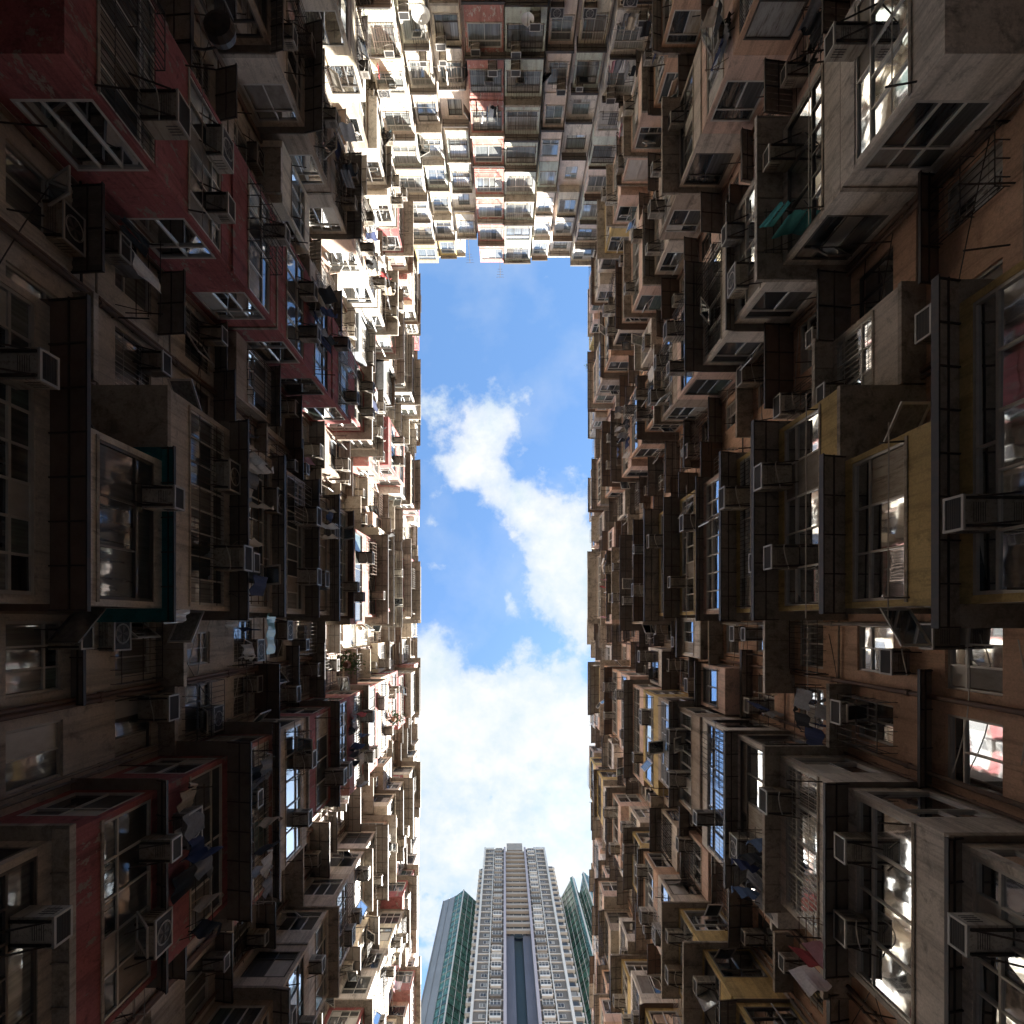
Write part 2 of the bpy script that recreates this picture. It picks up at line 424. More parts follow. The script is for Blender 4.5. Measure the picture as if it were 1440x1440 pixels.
CLOTH = []      # garments
COLN = {'white': (.75, .74, .72), 'black': (.02, .02, .022), 'navy': (.03, .045, .12), 'grey': (.22, .22, .23), 'red': (.32, .04, .04), 'pink': (.50, .26, .30), 'blue': (.10, .16, .28), 'beige': (.5, .42, .32), 'teal': (.08, .36, .36), 'orange': (.6, .22, .06)}
def garment_mesh(kind):
    b = MB()
    def sheet(fx, n, mrows, L, ph):     # fx(row fraction) -> x0, x1 ; a folded strip with real thickness
        P0 = []
        for j in range(mrows + 1):
            v = j / mrows; x0, x1 = fx(v)
            for i in range(n + 1):
                u = i / n
                P0.append((x0 + (x1 - x0) * u, .035 * (.3 + v) * math.sin(u * 9 + ph + v * 1.2), -L * v))
        base = len(b.v); th = .009
        b.v += P0 + [(x, y + th, z) for x, y, z in P0]; K = len(P0); i_ = b.mat('cloth')
        for j in range(mrows):
            for i in range(n):
                a = base + j * (n + 1) + i
                b.f.append((a, a + 1, a + n + 2, a + n + 1)); b.m.append(i_)
                b.f.append((a + K + n + 1, a + K + n + 2, a + K + 1, a + K)); b.m.append(i_)
        for i in range(n):
            for j in (0, mrows):
                a = base + j * (n + 1) + i; b.f.append((a, a + K, a + K + 1, a + 1)); b.m.append(i_)
        for j in range(mrows):
            for i in (0, n):
                a = base + j * (n + 1) + i; b.f.append((a, a + n + 1, a + n + 1 + K, a + K)); b.m.append(i_)
    if kind == 'towel': sheet(lambda v: (-.28, .28), 8, 6, .85, 0)
    elif kind == 'sheet': sheet(lambda v: (-.7, .7), 16, 6, 1.1, .5)
    elif kind == 'trousers':
        sheet(lambda v: (-.20 + .02 * v, .005 - .02 * v), 4, 7, .95, 0); sheet(lambda v: (-.004 + .03 * v, .20 - .01 * v), 4, 7, .95, 1.4)
    elif kind == 'dress': sheet(lambda v: (-.18 - .16 * v * v, .18 + .16 * v * v), 8, 7, .95, .7)
    else:
        sheet(lambda v: (-.22 + .02 * math.sin(v * 3), .22 - .02 * math.sin(v * 3)), 7, 6, .66, .3)
        L = .42 if kind == 'long shirt' else .2
        sheet(lambda v: (-.24 - .16 * v, -.19 - .10 * v * (L / .3)), 2, 4, L, 0); sheet(lambda v: (.19 + .10 * v * (L / .3), .24 + .16 * v), 2, 4, L, 1)
    return b
RACKS = []
def rack(w, t0, t1, d0, p, z, k, where, rnd, dens=.8, cols=None):
    c = w.W((t0 + t1) / 2, d0 + p / 2, z)
    if not seen(*c, 10) or k < 1: return
    RACKS.append((w, t0, t1, d0, p, z, k, where, rnd.randint(0, 10**6), dens, cols))
def build_racks():
    used = {}
    meshes = {k: None for k in ('towel', 'trousers', 'dress', 't-shirt', 'long shirt', 'sheet')}
    gc = 0
    seenlab = set()
    for (w, t0, t1, d0, p, z, k, where, seed, dens, cols) in sorted(RACKS, key=lambda r: r[5])[:130]:
        rnd = random.Random(seed)
        wd = {'left': 'left wall', 'right': 'right wall', 'end': 'end wall'}[w.side]
        root = empty('drying_rack', w.W((t0 + t1) / 2, d0, z), w.rz, label='metal drying rack, %s, %s, %s' % (wd, storey(k), where), category='drying rack', group='drying racks fixed outside the windows')
        h = (t1 - t0) / 2
        rm = rnd.choice(('rod', 'rod', 'rodpale', 'rust'))
        for sx in (-1, 1):
            b = MB(); b.tube((sx * h, 0, 0), (sx * h, -p, .05), .014, rm); b.tube((sx * h, 0, -.35), (sx * h, -p * .75, .03), .010, rm); b.build('arm', root)
        nr = 3
        for i in range(nr):
            q = p * (i + .8) / (nr)
            b = MB(); b.tube((-h - .08, -q, .03), (h + .08, -q, .03), .011, rm); b.build('rail', root)
        x = -h + .15; i = 0
        while x < h - .1:
            if rnd.random() < dens and x > -9 and gc < 295:
                kind = rnd.choice(('towel', 'trousers', 'dress', 't-shirt', 't-shirt', 'long shirt', 'towel'))
                cn = rnd.choice(cols or (k < 5 and ('white', 'grey', 'black', 'navy', 'beige', 'white', 'grey')) or ('white', 'white', 'black', 'navy', 'grey', 'beige', 'pink', 'black', 'beige', 'grey', 'black', 'white', 'grey', 'black', 'white', 'red', 'blue'))
                if meshes[kind] is None: meshes[kind] = [None]
                rail = rnd.randint(0, nr - 1); q = p * (rail + .8) / nr
                lab = '%s %s, %s, %s, %s' % (cn, kind, wd, storey(k), where)
                if lab in seenlab: x += .2; continue
                seenlab.add(lab)
                if meshes[kind][0] is None:
                    o = garment_mesh(kind).build('garment'); meshes[kind][0] = o.data
                else:
                    o = bpy.data.objects.new('garment', meshes[kind][0]); C.objects.link(o)
                o.name = {'t-shirt': 'shirt', 'long shirt': 'shirt'}.get(kind, kind)
                perp = rnd.random() < .5
                o.matrix_world = root.matrix_basis @ Matrix.Translation((x, -q, .02)) @ Matrix.Rotation((math.pi / 2 if perp else 0) + rnd.uniform(-.3, .3), 4, 'Z') @ Matrix.Rotation(rnd.uniform(-.12, .12), 4, 'X')
                o.color = (*COLN[cn], 1)
                o['label'] = lab; o['category'] = {'t-shirt': 'shirt', 'long shirt': 'shirt'}.get(kind, kind); o['group'] = 'laundry hung out to dry'
                gc += 1
            x += rnd.uniform(.16, .34)

# ------------------------------------------------------------ one facade
BAYS = [(-31.0, -27.4), (-22.1, -18.5), (-13.2, -9.6), (-5.2, -0.3), (3.6, 7.6), (12.2, 15.8), (20.9, 24.5), (29.8, 33.4), (38.7, 42.3)]
BAYNAME = ['first', 'second', 'third', 'fourth', 'fifth', 'sixth', 'seventh', 'eighth', 'ninth']
SILL, HEAD = .85, 2.32
def top_bay_depth(k):
    zz = (zf(k) + 1.4 - ZC)
    return min(1.85, XW - (zz * .155 + .35)) if zz > 45 else 1.85

def side_colours(side, j, k, rnd):
    if side == 'left':
        if j == 2 and k <= 6: return 'pinkred'
        if j == 4 and k in (0, 1, 4, 5): return 'pinkred'
        if j == 4 and k == 2: return 'rose'
        if j == 3 and k <= 3: return 'whitewash' if k == 0 else 'greybeige'
        if j == 3 and k in (8, 9): return 'cream'
        return rnd.choice(('cream', 'cream', 'whitewash', 'greybeige', 'rose', 'cream', 'taupe', 'salmon', 'pinkred') if k > 5 else ('greybeige', 'whitewash', 'greybeige', 'taupe', 'pinkred'))  # upper bays lean to cream, with sunlit brightness put into their colour
    if j == 2 and k <= 3: return 'whitewash'
    if j == 3 and k <= 2: return 'yellow'
    if j == 3 and k in (4, 5, 8, 9): return 'yellow'
    if j == 4 and k <= 3: return 'whitewash'
    if j == 5 and k in (2, 3, 4): return 'yellow'
    return rnd.choice(('terracotta', 'salmon', 'taupe', 'whitewash', 'salmon', 'terracotta', 'greybeige', 'yellow' if k > 5 else 'taupe'))

def facade_side(side):
    w = Wall(side); rnd = random.Random(11 if side == 'left' else 23)
    top = ROOF
    wallm = 'greybeige' if side == 'left' else 'terracotta'
    T0, T1 = -YE, 46.0
    edges = []
    a = T0
    for b in BAYS: edges.append((a, b[0])); a = b[1]
    edges.append((a, T1))
    wall = MB()
    w.box(wall, T0 - 14, T1 + 40, -13, -.2, 0, top - .02, wallm)                     # core behind the skin
    w.box(wall, T0, T1, -.2, 0, 0, zf(-2), 'podium')
    for (b0, b1) in BAYS: w.box(wall, b0 - .0, b1, -.2, 0, zf(-2), top, wallm)
    # parapet in uneven lengths
    t = T0
    while t < T1:
        q = min(T1, t + rnd.uniform(1.5, 4.5)); w.box(wall, t, q, -.25, rnd.choice((.02, .02, .15, .3, .5)), top, top + rnd.choice((.1, .25, .4, .8)), rnd.choice((wallm, 'slab', 'taupe', 'cream' if side == 'left' else 'salmon'))); t = q
    for j, (e0, e1) in enumerate(edges):
        zone = wallm
        if side == 'left' and (j <= 1 or j >= 6): zone = 'cream'
        if side == 'right' and (j in (0, 1, 2)): zone = 'salmon'
        for k in range(-2, K1 + 1):
            z = zf(k); vis = seen(*w.W(max(e0, min(e1, 0)) , .5, z + 1.4), 160) or seen(*w.W((e0 + e1) / 2, .5, z + 1.4), 160)
            zm = zone
            if side == 'left' and k >= 7: zm = 'cream' if (j + k // 2) % 3 else 'greybeige'  # upper storeys creamier: sunlit brightness put into the wall colour
            if side == 'right' and k >= 6: zm = rnd.choice(('terracotta', 'salmon', 'taupe', 'terracotta'))
            L_ = e1 - e0
            if not vis or e1 - e0 < 1.2:
                w.box(wall, e0, e1, -.2, 0, z, z + P, zm); continue
            nwin = 2 if L_ > 3.2 else 1
            if L_ > 5.6: nwin = 3
            cw = L_ / nwin
            spans = []
            for i in range(nwin):
                c0, c1 = e0 + i * cw, e0 + (i + 1) * cw
                ww = rnd.choice((1.0, 1.2, 1.5, 1.6)); ww = min(ww, cw - .5)
                cc = (c0 + c1) / 2 + rnd.uniform(-.2, .2) * (cw - ww - .3)
                spans.append((cc - ww / 2, cc + ww / 2))
            sl, hd = z + .95, z + 2.25
            enclosed = None
            if k >= 1 and not (j == 4 and k < 4) and rnd.random() < (.34 if k > 3 else .15): enclosed = rnd.randrange(nwin)
            w.box(wall, e0, e1, -.2, 0, z, sl, zm); w.box(wall, e0, e1, -.2, 0, hd, z + P, zm)
            prev = e0
            for s0, s1 in spans:
                w.box(wall, prev, s0, -.2, 0, sl, hd, zm); prev = s1
            w.box(wall, prev, e1, -.2, 0, sl, hd, zm)
            recname = ORD[j + 1] + ' recess from end'
            for i, (s0, s1) in enumerate(spans):
                wn = ('farther window', 'nearer window')[i] if nwin == 2 else (('farthest', 'middle', 'nearest')[i] + ' window' if nwin == 3 else 'window')
                where = '%s, %s' % (recname, wn)
                tc = (s0 + s1) / 2
                sd = rnd.randint(0, 10**6)
                if enclosed == i:
                    cw0 = max(e0 + .1, s0 - rnd.uniform(.2, .6)); cw1 = min(e1 - .1, s1 + rnd.uniform(.2, .6)); D = rnd.uniform(.45, .95)
                    cm = rnd.choice(('cream', 'whitewash', 'greybeige', 'taupe', 'salmon', 'bluegrey')) if side == 'left' else rnd.choice(('salmon', 'terracotta', 'whitewash', 'taupe', 'greybeige'))
                    add_bay(w, cw0, cw1, D, k, cm, sd, where, recess=True)
                    continue
                def fn(s0=s0, s1=s1, sl=sl, hd=hd, sd=sd, k=k):
                    def go(mb, mbP=None):
                        r = random.Random(sd); f = faceF(w, mb, -.09)
                        mp = mbP or mb; fp = faceF(w, mp, -.09)
                        window(f, s0, s1, sl, hd, r, fr=r.choice(('frame', 'frame', 'framedark')), mbP=mp, faceP=fp, grille=r.random() < .3)
                        return r, f
                    return go
                w.add('window', tc, 0, sl, ('win', fn(), s0, s1, sl, hd, sd))
                # canopy over the window
                if rnd.random() < (.82 if not (j in (3, 4) and k < 4) else .45):
                    pz = z + 2.45 + rnd.uniform(-.05, .15); pp = rnd.choice((.45, .6, .75, .95)) * (1 if k > 0 else .75)
                    wide = rnd.random() < .35
                    c0, c1 = (max(e0 + .02, s0 - .9), min(e1 - .02, s1 + .9)) if wide else (max(e0 + .02, s0 - .35), min(e1 - .02, s1 + .35))
                    kd = rnd.choice(('slab', 'slab', 'dark', 'metal', 'corr', 'grey', 'metal', 'rust'))
                    w.add('canopy', tc, pp, pz, ('mesh', lambda mb, c0=c0, c1=c1, pp=pp, pz=pz, kd=kd, sd=sd: canopy(w, mb, c0, c1, .004, pp, pz, kd, random.Random(sd))))
                if rnd.random() < .62:
                    side_ = rnd.choice((-1, 1)); at = s0 + .35 if side_ < 0 else s1 - .35
                    ac(w, at, 0.0, rnd.choice((hd - .30, hd - .42, sl - .52)), k, where, rnd)
                if rnd.random() < .26 and k > -1:
                    w.add('window_cage', tc, .4, sl, ('mesh', lambda mb, s0=s0, s1=s1, sl=sl, hd=hd, sd=sd: cage(w, mb, s0 - .1, s1 + .1, .003, random.Random(sd).uniform(.25, .5), sl - .15, hd + .05, random.Random(sd))))
                elif rnd.random() < .2:
                    rack(w, s0 - .1, s1 + .1, 0, rnd.uniform(.6, .9), sl - .1, k, where, rnd)
                if rnd.random() < .5:
                    r = random.Random(sd + 5)
                    for t in (s0 - .12, s1 + .12):
                        l = r.uniform(.5, .95); zz = sl + r.uniform(-.3, .1); t2 = t + r.uniform(-.1, .1)
                        w.add('laundry_pole', tc, .5, sl, ('mesh', lambda mb, t=t, t2=t2, l=l, zz=zz: mb.tube(w.L(t, 0, zz), w.L(t2, l, zz + .12), .018, 'rod', 5)))
                    if r.random() < .5: w.add('laundry_pole', tc, .5, sl, ('mesh', lambda mb, s0=s0, s1=s1, sl=sl: mb.tube(w.L(s0 - .3, .45, sl), w.L(s1 + .3, .45, sl + .03), .012, 'rodpale', 5)))
            # sagging cables and conduits
            if rnd.random() < .85:
                r = random.Random(rnd.randint(0, 9999))
                for q in range(r.randint(1, 3)):
                    a, b_ = r.uniform(e0, e0 + .8), r.uniform(e1 - 1.5, e1); za, zb = z + r.uniform(.1, 2.7), z + r.uniform(.1, 2.7); sg = r.uniform(.05, .35)
                    pts = [w.L(a + (b_ - a) * i / 7, .04 + .08 * math.sin(math.pi * i / 7), za + (zb - za) * i / 7 - sg * math.sin(math.pi * i / 7)) for i in range(8)]
                    w.add('cable', (e0 + e1) / 2, .1, z + 1, ('mesh', lambda mb, pts=pts, m=r.choice(('rod', 'rod', 'hose')): mb.path(pts, .011, m, 4)))
            if rnd.random() < .55:
                zz = z + rnd.choice((.1, .25, .4, 2.62)); m = rnd.choice(('pipe', 'pipered', 'pipe', 'rod'))
                w.add('pipe', (e0 + e1) / 2, .1, zz, ('mesh', lambda mb, e0=e0, e1=e1, zz=zz, m=m: mb.tube(w.L(e0, .07, zz), w.L(e1, .07, zz + .05), .028, m, 6)))
        # drainpipes up the whole recess
        for q in range(5 if L_ > 3 else 2):
            t = (e0 + .22, e1 - .22, (e0 + e1) / 2)[rnd.choice((0, 1, 2))] + rnd.uniform(-.16, .16); r_ = rnd.choice((.035, .055, .06))
            mm = rnd.choice(('pipe', 'pipered', 'rust'))
            def dp(mb, t=t, r_=r_, mm=mm):
                mb.tube(w.L(t, .1, 4), w.L(t, .1, top), r_, mm, 7)
                for kk in range(K0, K1 + 1):
                    mb.tube(w.L(t, .1, zf(kk) + .3), w.L(t, .1, zf(kk) + .42), r_ * 1.35, mm, 7)
                    w.box(mb, t - .02, t + .02, 0, .1, zf(kk) + 1.5, zf(kk) + 1.54, mm)
            dm = MB(); dp(dm); w.cands.setdefault('pipes_now', []).append(('drainpipe', dm))
    # bays
    for j, (b0, b1) in enumerate(BAYS):
        for k in range(-2, K1 + 1):
            D = top_bay_depth(k) + rnd.uniform(-.05, .05); sd = rnd.randint(0, 10**6)
            z = zf(k)
            x0, x1 = b0, b1
            if j == 4 and k in (2, 3, 6, 7): x1 += .8
            if j == 3 and k in (0,) : x0 += 1.7
            if k > 5:
                D += rnd.uniform(-.28, .12) if k > 10 else 0; x0 += rnd.choice((0, 0, -.4, .5)); x1 += rnd.choice((0, 0, .4, -.5))
                if rnd.random() < .15: D *= .72
            if side == 'right' and j >= 6 and k > 11: D *= .6
            nearest = min(max(0, x0), x1)
            if not (seen(*w.W(nearest, D, z + 1.4), 120)):
                w.box(wall, x0, x1, 0, D, z, z + P, side_colours(side, j, k, random.Random(sd))); continue
            add_bay(w, x0, x1, D, k, side_colours(side, j, k, random.Random(sd)), sd, BAYNAME[j] + ' bay from end', j=j)
    finish(w, wall)
    return w

def add_bay(w, x0, x1, D, k, mat, sd, where, j=None, recess=False, style=None):
    rnd = random.Random(sd); z = zf(k); side = w.side
    Zc = z + 2.5 - ZC
    if side != 'end': D = min(D, XW - .160 * Zc)
    pink = (mat == 'pinkred' and side == 'left' and k <= 5) or (side == 'right' and j == 2 and k <= 2)
    sill, head = SILL + rnd.uniform(-.08, .08), HEAD + rnd.uniform(-.05, .08)
    fr = 'frame' if rnd.random() < .8 else 'framedark'
    tc = (x0 + x1) / 2
    w.add('bay', min(max(x0, 0), x1) if side != 'end' else tc, D, z + 1.2, ('bay', dict(x0=x0, x1=x1, D=D, k=k, mat=mat, sill=sill, head=head, fr=fr, sd=sd, recess=recess)))
    # canopy
    pc = (.25 if j == 2 else .85) if pink else (.92 if j == 3 else .7)
    if side == 'end': pc = .85
    elif k > 12: pc = .35
    if rnd.random() < pc:
        p = rnd.choice((.3, .42, .55, .7)) * (1.0 if D > 1 else .9)
        if side != 'end': p = max(.04, min(p, XW - D - .157 * Zc))
        wrap = rnd.choice((.12, .25, .4)) if not recess else .08
        if side == 'end': wrap = rnd.choice((.0, .1))
        kd = rnd.choice(('slab', 'dark', 'metal', 'metal', 'corr', 'dark', 'grey', 'slab', 'rust'))
        if side == 'left' and j == 3 and k == 0: kd = 'teal'; wrap = .3; p = .3
        if side == 'right' and j == 3 and k <= 2: kd = 'dark'
        zc = z + head + .12 + rnd.uniform(0, .16)
        w.add('canopy', min(max(x0, 0), x1) if side != 'end' else tc, D, zc, ('mesh', lambda mb: canopy(w, mb, x0, x1, D + .004, p, zc, kd, random.Random(sd), wrap)))
    L_ = x1 - x0
    n = 1 if (L_ < 2.4 or recess) else 2
    for i in range(n):
        if rnd.random() < (.72 if n == 2 else (.85 if side == 'end' else .6)):
            at = x0 + L_ * ((.28, .72)[i] if n == 2 else rnd.choice((.25, .7)))
            nm = '' if n == 1 else (', farther side', ', nearer side')[i]
            if side == 'end': nm = '' if n == 1 else (', left side', ', right side')[i]
            ac(w, at, D, z + rnd.choice((head - .42, head - .3, head - .62, .2)), k, where + nm, rnd)
    u = rnd.random()
    if u < (.16 if k < 4 else .3) and not recess:
        rack(w, x0 + .3, x1 - .3, D, rnd.uniform(.5, .8) if k < 12 else .35, z + sill - .1, k, where, rnd)
    elif u < .5:
        c0 = x0 + .2 + rnd.random() * .5; c1 = c0 + min(L_ - .5, rnd.uniform(1.0, 1.8))
        w.add('window_cage', tc, D, z + sill, ('mesh', lambda mb: cage(w, mb, c0, c1, D + .003, random.Random(sd).uniform(.18, .42) * (1 if k < 12 else .6), z + sill - .1, z + head, random.Random(sd))))
    if rnd.random() < .5:
        r = random.Random(sd + 9)
        for t in (x0 + .15, x1 - .15):
            l = r.uniform(.35, .8) * (1 if k < 12 else .5); zz = z + sill + r.uniform(-.25, .1)
            w.add('laundry_pole', tc, D, z + sill, ('mesh', lambda mb, t=t, l=l, zz=zz: mb.tube(w.L(t, D, zz), w.L(t, D + l, zz + .1), .018, 'rod', 5)))
        if r.random() < .6: w.add('laundry_pole', tc, D, z + sill, ('mesh', lambda mb: mb.tube(w.L(x0 - .2, D + .3, z + sill), w.L(x1 + .2, D + .3, z + sill + .02), .012, 'rodpale', 5)))

def build_bay(w, a, root, sep=True, merged=None):
    r = random.Random(a['sd'] + 1); x0, x1, D, k = a['x0'], a['x1'], a['D'], a['k']; z = zf(k)
    s, h = z + a['sill'], z + a['head']
    mb = MB() if sep else merged
    bay_body(w, mb, x0, x1, D, k, a['mat'], a['sill'], a['head'])
    bay = mb.build('bay', root) if sep else None
    blind = r.random() < .07
    specs = [('F', x0 + .13, x1 - .13)]
    if D > .8:
        specs += [('S', .22, D - .13, x0 + .03, -1), ('S', .22, D - .13, x1 - .03, 1)]
    else:
        for t in (x0 + .03, x1 - .03 - .12): w.box(mb if not sep else mb, t, t + .12, .22, D - .13, s, h, a['mat'])
    if sep and D <= .8:
        m2 = MB()
        for t in (x0 + .03, x1 - .15): w.box(m2, t, t + .12, .22, D - .13, s, h, a['mat'])
        m2.build('side_wall', bay)
    gr = r.random() < .25
    for sp in specs:
        m = MB() if sep else merged
        f = faceF(w, m, D - .05) if sp[0] == 'F' else faceS(w, m, sp[3], sp[4])
        rr = random.Random(a['sd'] + (3 if sp[0] == 'F' else 4))
        # a solid back so that nothing shows through between the lights
        f[0](sp[1], sp[2], -.10, -.06, s, h, 'sheet')
        window(f, sp[1], sp[2], s, h, rr, fr=a['fr'], sill=(sp[0] == 'F'), mbP=m, faceP=f, grille=gr and sp[0] == 'F')
        if rr.random() < .28 and k < 12:
            wd = .6; u = sp[1] + .06 + rr.random() * max(0.01, (sp[2] - sp[1] - wd - .1))
            sash(m, f[1], u, u + wd, s + .06, s + .06 + (h - s) * .62, rr.uniform(.5, 1.15), rr.choice(('side', 'top')), a['fr'])
        if sep: m.build('window', bay)

def finish(w, wall):
    lab = {'left': 'grimy grey-beige and cream apartment block with dark pink bays along left side of court',
           'right': 'shaded orange and yellow apartment block with stacked bays along right side of court',
           'end': 'sunlit pinkish apartment block closing top end of court, red and pale green bays'}[w.side]
    root = empty('apartment_block', w.loc, w.rz, label=lab, category='building', group='apartment blocks round the courtyard')
    w.root = root
    wall.build('wall', root)
    for nm, mb in w.cands.pop('pipes_now', []): mb.build(nm, root)
    for kind, L_ in w.cands.items():
        L_.sort(key=lambda q: q[0])
        cap = 100
        rest = MB()
        for i, (zz, spec) in enumerate(L_):
            sep = i < cap or len(L_) <= 100
            if spec[0] == 'mesh':
                mb = MB() if sep else rest
                spec[1](mb)
                if sep: mb.build(kind, root)
            elif spec[0] == 'win':
                mb = MB() if sep else rest; mp = MB() if sep else rest
                r, f = spec[1](mb, mp)
                if sep:
                    o = mb.build('window', root); mp.build('pane', o)
                if r.random() < .3 and zz < 36:
                    s0, s1, sl, hd = spec[2:6]; m = MB() if sep else rest
                    ff = faceF(w, m, -.07); wd = (s1 - s0) / 2 - .05
                    u = s0 + .05 if r.random() < .5 else s1 - .05 - wd
                    sash(m, ff[1], u, u + wd, sl + .05, sl + .05 + (hd - sl) * .66, r.uniform(.5, 1.2), r.choice(('side', 'top')))
                    if sep: m.build('open_sash', o)
            elif spec[0] == 'bay':
                build_bay(w, spec[1], root, sep, rest)
        if rest.f: rest.build(kind, root, kind='stuff')

def facade_end():
    w = Wall('end'); rnd = random.Random(5); top = ROOF
    wall = MB()
    w.box(wall, -XW, XW, -12, -.2, 0, zf(K1), 'whitewash')
    w.box(wall, -XW, -3.9, -12, -.2, zf(K1), top - .02, 'whitewash'); w.box(wall, -2.35, XW, -12, -.2, zf(K1), top - .02, 'whitewash')
    cols = [(-9.2, -8.75, 0, 'cream'), (-8.7, -6.6, .95, 'cream'), (-6.4, -4.75, .35, 'whitewash'), (-4.55, -2.55, .0, 'whitewash'), (-2.4, -.04, .95, 'redtile'), (.04, 2.55, .95, 'palegreen'),
            (2.8, 4.35, .4, 'palepink'), (4.6, 6.5, .0, 'palepink'), (6.75, 8.9, .95, 'palepink')]
    segs = [(-9.3, -2.47, 'whitewash'), (-2.47, 2.6, 'cream'), (2.6, 9.3, 'palepink')]
    kmin = 6
    for s0, s1, m in segs: w.box(wall, s0, s1, -.2, -.003, 0, zf(kmin), m)
    CN = ['', 'first', 'second', 'third', 'red bay', 'pale green bay', 'sixth', 'seventh', 'last']
    for k in range(kmin, K1 + 1):
        z = zf(k)
        for s0, s1, m in segs:
            holes = [(c[0], c[1]) for c in cols if c[2] == 0 and c[1] - c[0] > 1 and s0 <= c[0] < s1]
            m2 = m if rnd.random() < .7 else rnd.choice(('cream', 'palepink', 'whitewash'))
            if k == K1 and s1 == -2.47:
                w.box(wall, s0, -3.9, -.2, -.003, z, z + P, m); continue
            if not holes: w.box(wall, s0, s1, -.2, -.003, z, z + P, m2); continue
            (h0, h1) = holes[0]; cc = (h0 + h1) / 2; ww = rnd.choice((.5, .65, .75)); h0, h1 = cc - ww, cc + ww
            box_instead = rnd.random() < .45
            col = [c for c in cols if c[0] <= cc <= c[1]][0]; ci = cols.index(col)
            where = (CN[ci] + ' window column from left') if 'bay' not in CN[ci] else CN[ci]
            if box_instead:
                w.box(wall, s0, s1, -.2, -.003, z, z + P, m2)
                add_bay(w, cc - .85, cc + .85, rnd.uniform(.3, .6), k, rnd.choice((col[3], 'whitewash', 'cream', 'palegreen')), rnd.randint(0, 10**6), where, recess=True)
                continue
            sl, hd = z + .95, z + 2.2; sd = rnd.randint(0, 10**6)
            w.box(wall, s0, s1, -.2, -.003, z, sl, m2); w.box(wall, s0, s1, -.2, -.003, hd, z + P, m2)
            w.box(wall, s0, h0, -.2, -.003, sl, hd, m2); w.box(wall, h1, s1, -.2, -.003, sl, hd, m2)
            def go(mb, mbP=None, h0=h0, h1=h1, sl=sl, hd=hd, sd=sd):
                r = random.Random(sd); mp = mbP or mb
                window(faceF(w, mb, -.09), h0, h1, sl, hd, r, mbP=mp, faceP=faceF(w, mp, -.09), fr=r.choice(('frame', 'framedark')))
                return r, None
            w.add('window', cc, 0, sl, ('win', go, h0, h1, sl, hd, sd))
            if rnd.random() < .6: ac(w, cc + rnd.choice((-.3, .3)), 0, hd - .35, k, where, rnd)
            if rnd.random() < .8:
                pz = z + 2.45; pp = rnd.choice((.4, .55, .7)); kd = rnd.choice(('slab', 'slab', 'metal', 'dark', 'grey'))
                w.add('canopy', cc, pp, pz, ('mesh', lambda mb, cc=cc, pp=pp, pz=pz, kd=kd, sd=sd: canopy(w, mb, cc - 1.0, cc + .95, .004, pp, pz, kd, random.Random(sd))))
            if rnd.random() < .3: rack(w, h0, h1, 0, .7, sl - .1, k, where, rnd)
        for ci, c in enumerate(cols):
            if c[2] == 0: continue
            if k == K1 and -6 < c[0] < -4: continue
            sd = rnd.randint(0, 10**6); m = c[3]
            if ci in (1, 2) and k == K1: m = 'yellow'
            elif ci not in (4, 5) and rnd.random() < .4: m = rnd.choice(('cream', 'whitewash', 'palepink', 'whitewash', 'palegreen'))
            where = (CN[ci] + ' window column from left') if 'bay' not in CN[ci] else CN[ci]
            add_bay(w, c[0] + rnd.uniform(-.05, .05) * (ci not in (4, 5)), c[1], c[2] + rnd.uniform(-.06, .1), k, m, sd, where)
    for t, r_ in ((-6.5, .05), (-4.65, .05), (2.68, .06), (4.45, .05), (6.62, .05), (9.05, .05), (-9.1, .05)):
        b = MB(); b.tube(w.L(t, .06, 10), w.L(t, .06, top - (.0 if not -4.7 < t < -4 else P)), r_, 'pipe', 7); w.cands.setdefault('pipes_now', []).append(('drainpipe', b))
    for a, b_, h in ((-9.3, -6.5, .25), (-6.5, -3.9, .1), (-2.35, 2.6, .3), (2.6, 9.3, .15)):
        w.box(wall, a + .002, b_ - .002, -.25, .3, top - .02, top + h, 'slab')
    finish(w, wall)
    return w

WL = facade_side('left'); WR = facade_side('right'); WE = facade_end()

# hero laundry
DK = ('black', 'navy', 'grey', 'black', 'white')
rack(WL, -9.3, -7.6, 0, .9, zf(1) + 1.3, 1, 'second of two racks in fourth recess', random.Random(4), 1.0, DK)
rack(WR, 1.9, 3.4, 0, .9, zf(2) + .9, 2, 'fifth recess, dark bundle', random.Random(5), 1.0, DK)
rack(WR, 6.0, 8.0, 1.85, .7, zf(2) + .8, 2, 'fifth bay, lower side', random.Random(6), 1.0, ('navy', 'blue', 'black', 'grey'))
rack(WR, 7.0, 8.3, 1.85, .5, zf(1) + .8, 1, 'fifth bay, outer edge', random.Random(8), .9, ('red', 'white', 'pink'))
rack(WR, -10.8, -9.8, 1.85, .6, zf(1) + 2.2, 1, 'corner of third bay', random.Random(9), .9, ('teal', 'teal'))
build_racks()

